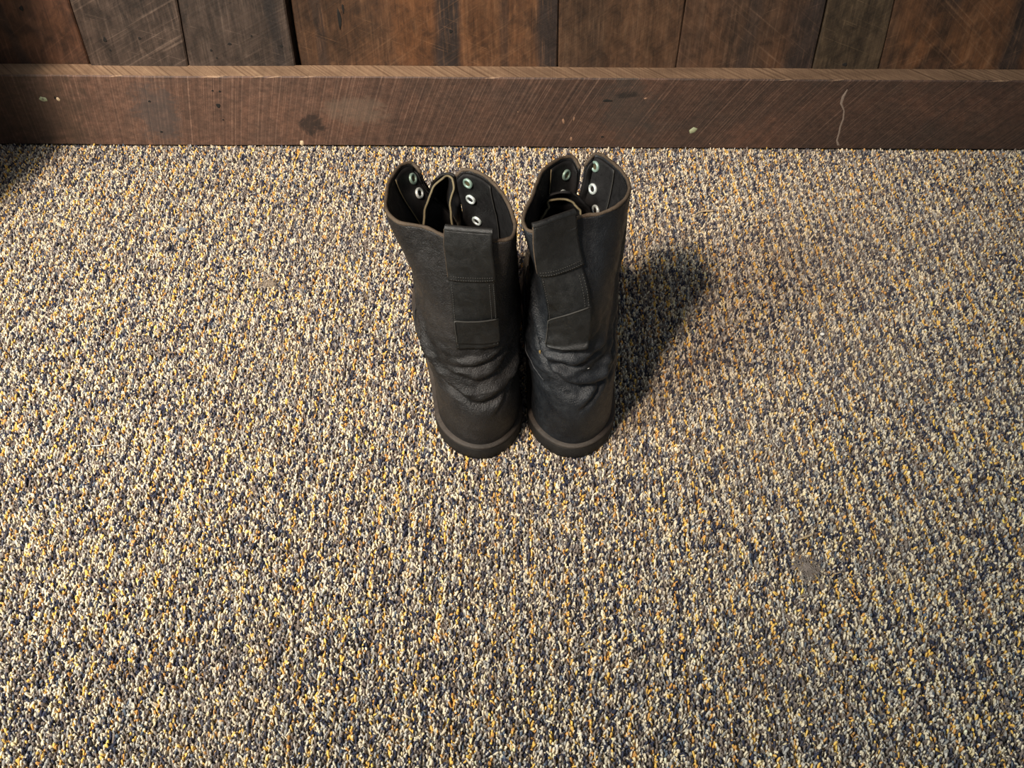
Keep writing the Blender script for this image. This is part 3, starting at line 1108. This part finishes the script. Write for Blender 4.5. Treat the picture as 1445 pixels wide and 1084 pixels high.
            ey = ringm(0.0025, 0.0050, 0.0011, M_eyeg if green else M_eye, 'eyelet', 0.0001, root)
            if green:
                ey['label'] = 'tarnished green-grey eyelet'
            V = [P0 + nin * 0.0003 + nin * -0.0006] + [P0 + nin * 0.0002 + 0.0026 * (math.cos(2 * math.pi * k / 16) * a + math.sin(2 * math.pi * k / 16) * b) for k in range(16)]
            mesh_obj('eyelet_hole', V, [(0, 1 + k, 1 + (k + 1) % 16) for k in range(16)], M_brass if green else M_dark, ey)
        s.straps()

    def strap_patch(s, name, z0, z1, wl, wr, off, th, mat, cfun, tilt=0.0, bulge=0.0, flat=0.5, arch=0.0, extra_top=0.0, parent=None, low=None):
        """a flat leather strip lying on the back of the boot. widths in metres, cfun: centre (u units) by z"""
        nz, nw = 40, 20
        G = np.zeros((nz, nw, 3))
        Nn = np.zeros((nz, nw, 3))
        top = s.ZT - 0.001
        for j, t in enumerate(np.linspace(0, 1, nz)):
            z = z0 + (z1 - z0) * t
            zc = min(z, top)
            ring = 0.001
            P0, n0 = s.surf(np.array([cfun(zc) - .01, cfun(zc), cfun(zc) + .01]), np.full(3, zc))
            du = np.linalg.norm(P0[2] - P0[0]) / 0.02
            for i, q in enumerate(np.linspace(-1, 1, nw)):
                wd = wl if q < 0 else wr
                qq = q
                tl = tilt[0] * (1 - t) + tilt[1] * t if isinstance(tilt, tuple) else tilt
                zz = min(zc + tl * q * wd + arch * (1 - q * q) * t, top)
                uu = cfun(zc) + qq * wd / du
                P, n = s.surf(np.array([uu]), np.array([zz]))
                Pf, nf = P0[1] + (P0[2] - P0[0]) / np.linalg.norm(P0[2] - P0[0]) * qq * wd, n0[1]
                Pf = Pf + np.array([0, 0, zz - zc])
                k = flat if low is None else (0.45 * (1 - t) + flat * t)
                Pm = P[0] * (1 - k) + Pf * k
                # never under the shell
                inside = np.dot(Pm - P[0], n[0])
                if inside < 0: Pm = Pm - n[0] * inside
                nm = n[0] * (1 - k) + nf * k
                nm[2] = 0.3 * nm[2]
                nm /= np.linalg.norm(nm)
                bu = bulge * math.sin(math.pi * t)
                ot = off + th if low is None else low * (1 - smooth(t, 0, .9)) + (off + th) * smooth(t, 0, .9)
                Pm = Pm + nm * (ot + bu)
                if z > top:
                    Pm[2] += z - top
                    Pm = Pm - nm * 0.2 * (z - top)
                    Pm[2] += extra_top * q * (z - top) / max(1e-4, z1 - top)
                G[j, i] = Pm
                Nn[j, i] = nm
        # rounded shoulder at the very top (folded leather)
        V, f = sheet(G, Nn, th)
        return mesh_obj(name, V, f, mat, parent or s.root), G, Nn

    def stitches(s, G, Nn, rows, parent, name='stitching'):
        acc = Acc()
        nz, nw = G.shape[:2]
        for (kind, q, a0, a1, n) in rows:
            for k in range(n):
                t0 = a0 + (a1 - a0) * (k + 0.15) / n
                t1 = a0 + (a1 - a0) * (k + 0.80) / n
                pts = []
                for t in (t0, (t0 + t1) / 2, t1):
                    jj, ii = (t * (nz - 1), q * (nw - 1)) if kind == 'v' else (q * (nz - 1), t * (nw - 1))
                    j0, i0 = int(min(jj, nz - 1.001)), int(min(ii, nw - 1.001))
                    fj, fi = jj - j0, ii - i0
                    P = (G[j0, i0] * (1 - fj) * (1 - fi) + G[j0 + 1, i0] * fj * (1 - fi) + G[j0, i0 + 1] * (1 - fj) * fi + G[j0 + 1, i0 + 1] * fj * fi)
                    pts.append(P + Nn[j0, i0] * 0.0002)
                acc.add(*tube(pts, 0.00035, 4))
        o = mesh_obj(name, acc.V, acc.Fa, M_thr, parent)
        o['kind'] = 'stuff'
        return o

    def straps(s):
        left = s.mir > 0
        c = (lambda z: 0.0 + s.back_c(z))
        # long back strip
        bs, G, Nn = s.strap_patch('backstay', 0.132, 0.206, 0.0180, 0.0180, 0.0002, 0.0020, M_strap, c, flat=0.45)
        s.stitches(G, Nn, [('v', 0.05, 0.02, 0.9, 30), ('v', 0.95, 0.02, 0.9, 30), ('v', 0.86, 0.02, 0.9, 30)], bs)
        # pull tab, folded over the rim
        pt, G, Nn = s.strap_patch('pull_tab', 0.202 if left else 0.203, 0.2475, 0.0182 if left else 0.0192, 0.0184 if left else 0.0192, 0.0016, 0.0048, M_strap, c, flat=0.70, bulge=0.0004, low=0.0036,
                                  extra_top=0.0 if left else -0.001, tilt=0.0 if left else 0.10)
        s.stitches(G, Nn, [('h', 0.03, 0.05, 0.95, 18), ('h', 0.09, 0.05, 0.95, 18)], pt)
        # bright worn fold along the top and raw edge at its side
        m = G[-1] - Nn[-1] * 0.0029
        Vt, ft = tube(np.vstack([m[0] - (m[1] - m[0]) * 0.1, m, m[-1] + (m[-1] - m[-2]) * 0.1]), 0.0031, 10)
        fd = mesh_obj('tab_fold', Vt, ft, M_strap, pt)
        side = G[:, 0] - Nn[:, 0] * 0.0012
        Vt, ft = tube(side[2:], 0.0009, 6)
        mesh_obj('tab_edge', Vt, ft, M_edge, pt)
        # lower patch
        if left:
            hp, G, Nn = s.strap_patch('heel_patch', 0.138, 0.163, 0.0165, 0.0185, 0.0022, 0.0016, M_strap, c, flat=0.40, tilt=-0.10)
        else:
            hp, G, Nn = s.strap_patch('heel_patch', 0.132, 0.165, 0.0165, 0.0175, 0.0022, 0.0016, M_strap, c, flat=0.40, tilt=(0.12, 0.50), arch=0.0035)
        rim = np.vstack([G[2:-1, 0], G[-1, 1:-1]])
        Vt, ft = tube(rim, 0.0007, 6)
        mesh_obj('patch_edge', Vt, ft, M_thr, hp)
        # counter seam across the heel
        uu = np.linspace(-0.62, -0.16, 60)
        zz = 0.082 + 0.30 * np.abs(uu + 0.12) ** 1.3 * 0.5 + 0.0
        P, n = s.surf(uu, zz, 0.0004)
        Vt, ft = tube(P, 0.0008, 6)
        mesh_obj('heel_seam', Vt, ft, s.mat, s.root)

    def back_c(s, z):
        if s.mir > 0:
            return 0.027 - 0.031 * (z - 0.14) / 0.096
        return -0.032 - 0.015 * (0.2 - z) / 0.1

    def facings(s):
        return [(-1.0, -0.74, M_tan), (0.72, 1.0, M_thr)]

    def tongues(s):
        if s.mir > 0:
            return [('tongue', [(604, 372, .14), (599, 322, .188), (603, 290, .203), (612, 266, .212), (626, 252, .217)],
                     [(636, 335, .12), (626, 302, .150), (622, 282, .178), (624, 264, .200), (632, 249, .217)],
                     [(642, 385, .13), (638, 325, .176), (634, 292, .195), (639, 268, .209), (638, 253, .216)], 1),
                    ('tongue_gusset', [(605, 330, .12), (604, 300, .15), (606, 275, .175), (610, 262, .195), (618, 252, .210)],
                     [(632, 320, .12), (630, 290, .15), (628, 268, .175), (628, 254, .20), (630, 246, .213)],
                     [(652, 340, .12), (650, 305, .15), (646, 275, .175), (644, 258, .20), (641, 249, .213)], 0)]
        return [('tongue', [(748, 352, .15), (754, 315, .188), (763, 291, .204), (775, 278, .212), (790, 272, .216)],
                 [(790, 335, .12), (793, 312, .160), (796, 295, .185), (798, 280, .205), (800, 272, .216)],
                 [(836, 345, .14), (833, 315, .180), (829, 294, .198), (818, 281, .208), (808, 273, .214)], 0),
                ('tongue_gusset', [(760, 335, .18), (765, 310, .198), (775, 295, .206), (774, 286, .210), (786, 282, .213)],
                 [(792, 335, .14), (793, 312, .17), (793, 298, .19), (793, 288, .203), (795, 282, .213)],
                 [(822, 325, .18), (820, 308, .198), (816, 296, .206), (809, 288, .210), (801, 283, .213)], 1)]

    def eyelets(s):
        if s.mir > 0:
            return [(582, 252, -1, -.7, True), (592, 273, -1, -.7, False),
                    (658, 258, .65, 1, True), (663, 281, .65, 1, False), (673, 312, .65, 1, False)]
        return [(799, 247, -1, -.65, True), (793, 275, -1, -.65, False),
                (840, 235, .65, 1, True), (837, 267, .65, 1, False), (841, 297, .65, 1, False)]


rimL = dict(pts=[(594, 243, .219), (589, 235, .224), (582, 230, .226), (572, 230, .228), (560, 236, .230), (549, 252, .232), (542, 275, .235),
                 (544, 300, .237), (560, 315, .237), (600, 322, .237), (632, 336, .236), (664, 341, .236), (700, 342, .236), (722, 338, .236),
                 (730, 324, .236), (723, 298, .234), (706, 267, .232), (685, 248, .230), (665, 239, .228), (652, 239, .227), (643, 247, .222)], back=11,
            cx=[0, 0, 0, -.001, -.002, -.003, -.005, -.006, -.0055, -.0055, -.0055, -.006], hw=[1, 1, 1, 1, .97, .97, .97, .98, .98, .98, .99, 1.0])
rimR = dict(pts=[(820, 238, .219), (815, 227, .224), (808, 221, .227), (796, 221, .229), (780, 228, .231), (764, 242, .233), (755, 258, .235),
                 (750, 275, .236), (740, 294, .236), (735, 312, .236), (742, 326, .236), (760, 330, .236), (787, 322, .236), (822, 306, .237),
                 (850, 301, .237), (875, 290, .237), (889, 272, .237), (890, 258, .236), (878, 240, .235), (862, 226, .234),
                 (848, 217, .232), (838, 217, .230), (831, 223, .228), (825, 233, .222)], back=12,
            cx=[0, 0, 0, -.0005, -.0012, -.0025, -.0040, -.0050, -.0050, -.0038, -.002, 0], hw=[1, 1, .99, .98, .97, .95, .93, .90, .85, .80, .80, .90])
HL = at_z(682, 652, 0.0)
HR = at_z(809, 651, 0.0)
bootL = Boot('work_boot', (HL[0], HL[1] + 0.004), R(6.5), 1, rimL, M_leaL, 2)
bootR = Boot('work_boot', (HR[0], HR[1] + 0.004), R(1.0), -1, rimR, M_leaR, 6)
tag(bootL.root, 'black leather boot on the left, its wide open collar showing a pale-edged tongue', 'boot', 'pair of worn work boots')
tag(bootR.root, 'black leather boot on the right, with a slanted heel pull tab and crumpled tongue', 'boot', 'pair of worn work boots')

def fleck(boot, px, py, r_, mat, name, label, off=0.0003, rz=1.5):
    P0, n0, u0, z0, e = boot.find(px, py, -.5, .5, off, 0.03)
    a = np.cross(n0, [0, 0, 1.0]); a /= np.linalg.norm(a)
    b = np.cross(a, n0)
    V = [P0 + n0 * 0.0006]
    for k in range(10):
        t = 2 * math.pi * k / 10
        q = r_ * (1 + .25 * math.sin(3 * t + px))
        V.append(P0 - n0 * 0.0002 + a * q * math.cos(t) + b * q * rz * math.sin(t))
    mesh_obj(name, V, [(0, 1 + k, 1 + (k + 1) % 10) for k in range(10)], mat, boot.root)['label'] = label


fleck(bootR, 762, 498, .0013, plain('mustard_fleck', (0.22, 0.15, 0.05), .7), 'fleck', 'tiny mustard fleck on the leather')
fleck(bootR, 830, 519, .0012, plain('pale_fleck', (0.30, 0.30, 0.28), .6), 'fleck', 'tiny pale scratch on the leather', rz=.35)

# ------------------------------------------------------------------ litter on the carpet
M_white = plain('white_crumb', (0.80, 0.79, 0.74), 0.6)
M_straw = plain('straw', (0.52, 0.40, 0.25), 0.6)
M_lint = plain('grey_lint', (0.28, 0.235, 0.205), 0.95)
M_blue = plain('pale_blue_lint', (0.30, 0.34, 0.40), 0.95)


def crumb(px, py, r, label, mat=M_white, cat='crumb', name='crumb', sq=0.7):
    c = at_z(px, py, 0.001)
    bm = bmesh.new()
    bmesh.ops.create_icosphere(bm, subdivisions=2, radius=r)
    rs = random.Random(px)
    for v in bm.verts:
        v.co *= 1 + rs.uniform(-.18, .18)
        v.co.z *= sq
        v.co.x *= 1.15
    o = bm_obj(name, bm, mat)
    o.location = (c[0], c[1], 0.0022 + r * sq * 0.4)
    return tag(o, label, cat)


crumb(1085, 733, .0022, 'white crumb on the carpet right of the boots, the nearest one')
crumb(1160, 473, .0022, 'white crumb on the carpet between the boots and right edge, larger far one')
crumb(1207, 805, .0011, 'tiny white speck beside the patch of grey lint')


def strand(pts, r, label, mat, name, cat, h=0.0027):
    W = []
    for i, (px, py) in enumerate(pts):
        c = at_z(px, py, 0.001)
        W.append((c[0], c[1], h + 0.0006 * math.sin(i * 1.7)))
    W = spl(np.linspace(0, 1, 24), np.linspace(0, 1, len(W)), np.array(W))
    V, f = tube(W, r * np.linspace(0.7, 1.0, 24), 6)
    return tag(mesh_obj(name, V, f, mat), label, cat)


strand([(978, 307), (988, 301), (1006, 299)], .0011, 'tan splinter lying on the carpet right of the right boot', M_straw, 'splinter', 'splinter')
strand([(1096, 730), (1103, 731), (1108, 740)], .0005, 'curled pale thread beside the nearest white crumb', M_white, 'thread', 'thread')
strand([(1122, 765), (1134, 761), (1146, 756)], .0010, 'tan straw above the patch of grey lint', M_straw, 'straw', 'straw')
strand([(1169, 832), (1172, 816), (1186, 809)], .0004, 'fine curved hair just right of the grey lint', M_straw, 'hair', 'hair')
strand([(1251, 806), (1256, 814), (1259, 821)], .0007, 'short pale straw at the far right of the grey lint', M_straw, 'straw', 'straw')
strand([(130, 631), (142, 631), (152, 628)], .0005, 'short pale thread on the left part of the carpet', M_white, 'thread', 'thread')
strand([(576, 667), (584, 663), (589, 668)], .0018, 'pale shred of fluff in front of the left boot heel', M_straw, 'shred', 'fluff')


def tuft(px, py, rx, ry, n, label, mat, name, cat, r=.00022):
    """loose flat clump of fibres"""
    rs = random.Random(px * 7 + py)
    c = at_z(px, py, 0.0)
    acc = Acc()
    for k in range(n):
        a = rs.uniform(0, 6.28)
        q = abs(rs.gauss(0, .55)) * (1 + .35 * math.sin(3 * a + px))
        x, y = c[0] + rx * q * math.cos(a), c[1] + ry * q * math.sin(a)
        d = rs.uniform(0, 6.28)
        L_ = rs.uniform(.002, .006)
        z = 0.0016 + rs.random() * 0.0016
        pts = [(x - L_ * math.cos(d) / 2, y - L_ * math.sin(d) / 2, z - .0006), (x + rs.gauss(0, .0006), y + rs.gauss(0, .0006), z),
               (x + L_ * math.cos(d + rs.gauss(0, .5)) / 2, y + L_ * math.sin(d) / 2, z - .0006)]
        acc.add(*tube(pts, r, 3, caps=False))
    return tag(mesh_obj(name, acc.V, acc.Fa, mat), label, cat)


tuft(1138, 803, .013, .017, 420, 'dusty brown-grey patch of matted lint on the right of the carpet', M_lint, 'lint_clump', 'lint')
tuft(258, 326, .0045, .004, 160, 'small pale blue lint clump on the left, toward the baseboard', M_blue, 'lint_clump', 'lint')
tuft(380, 402, .016, .010, 200, 'beige matted lint patch left of the left boot', plain('beige_lint', (0.42, 0.35, 0.27), .95), 'lint_clump', 'lint')
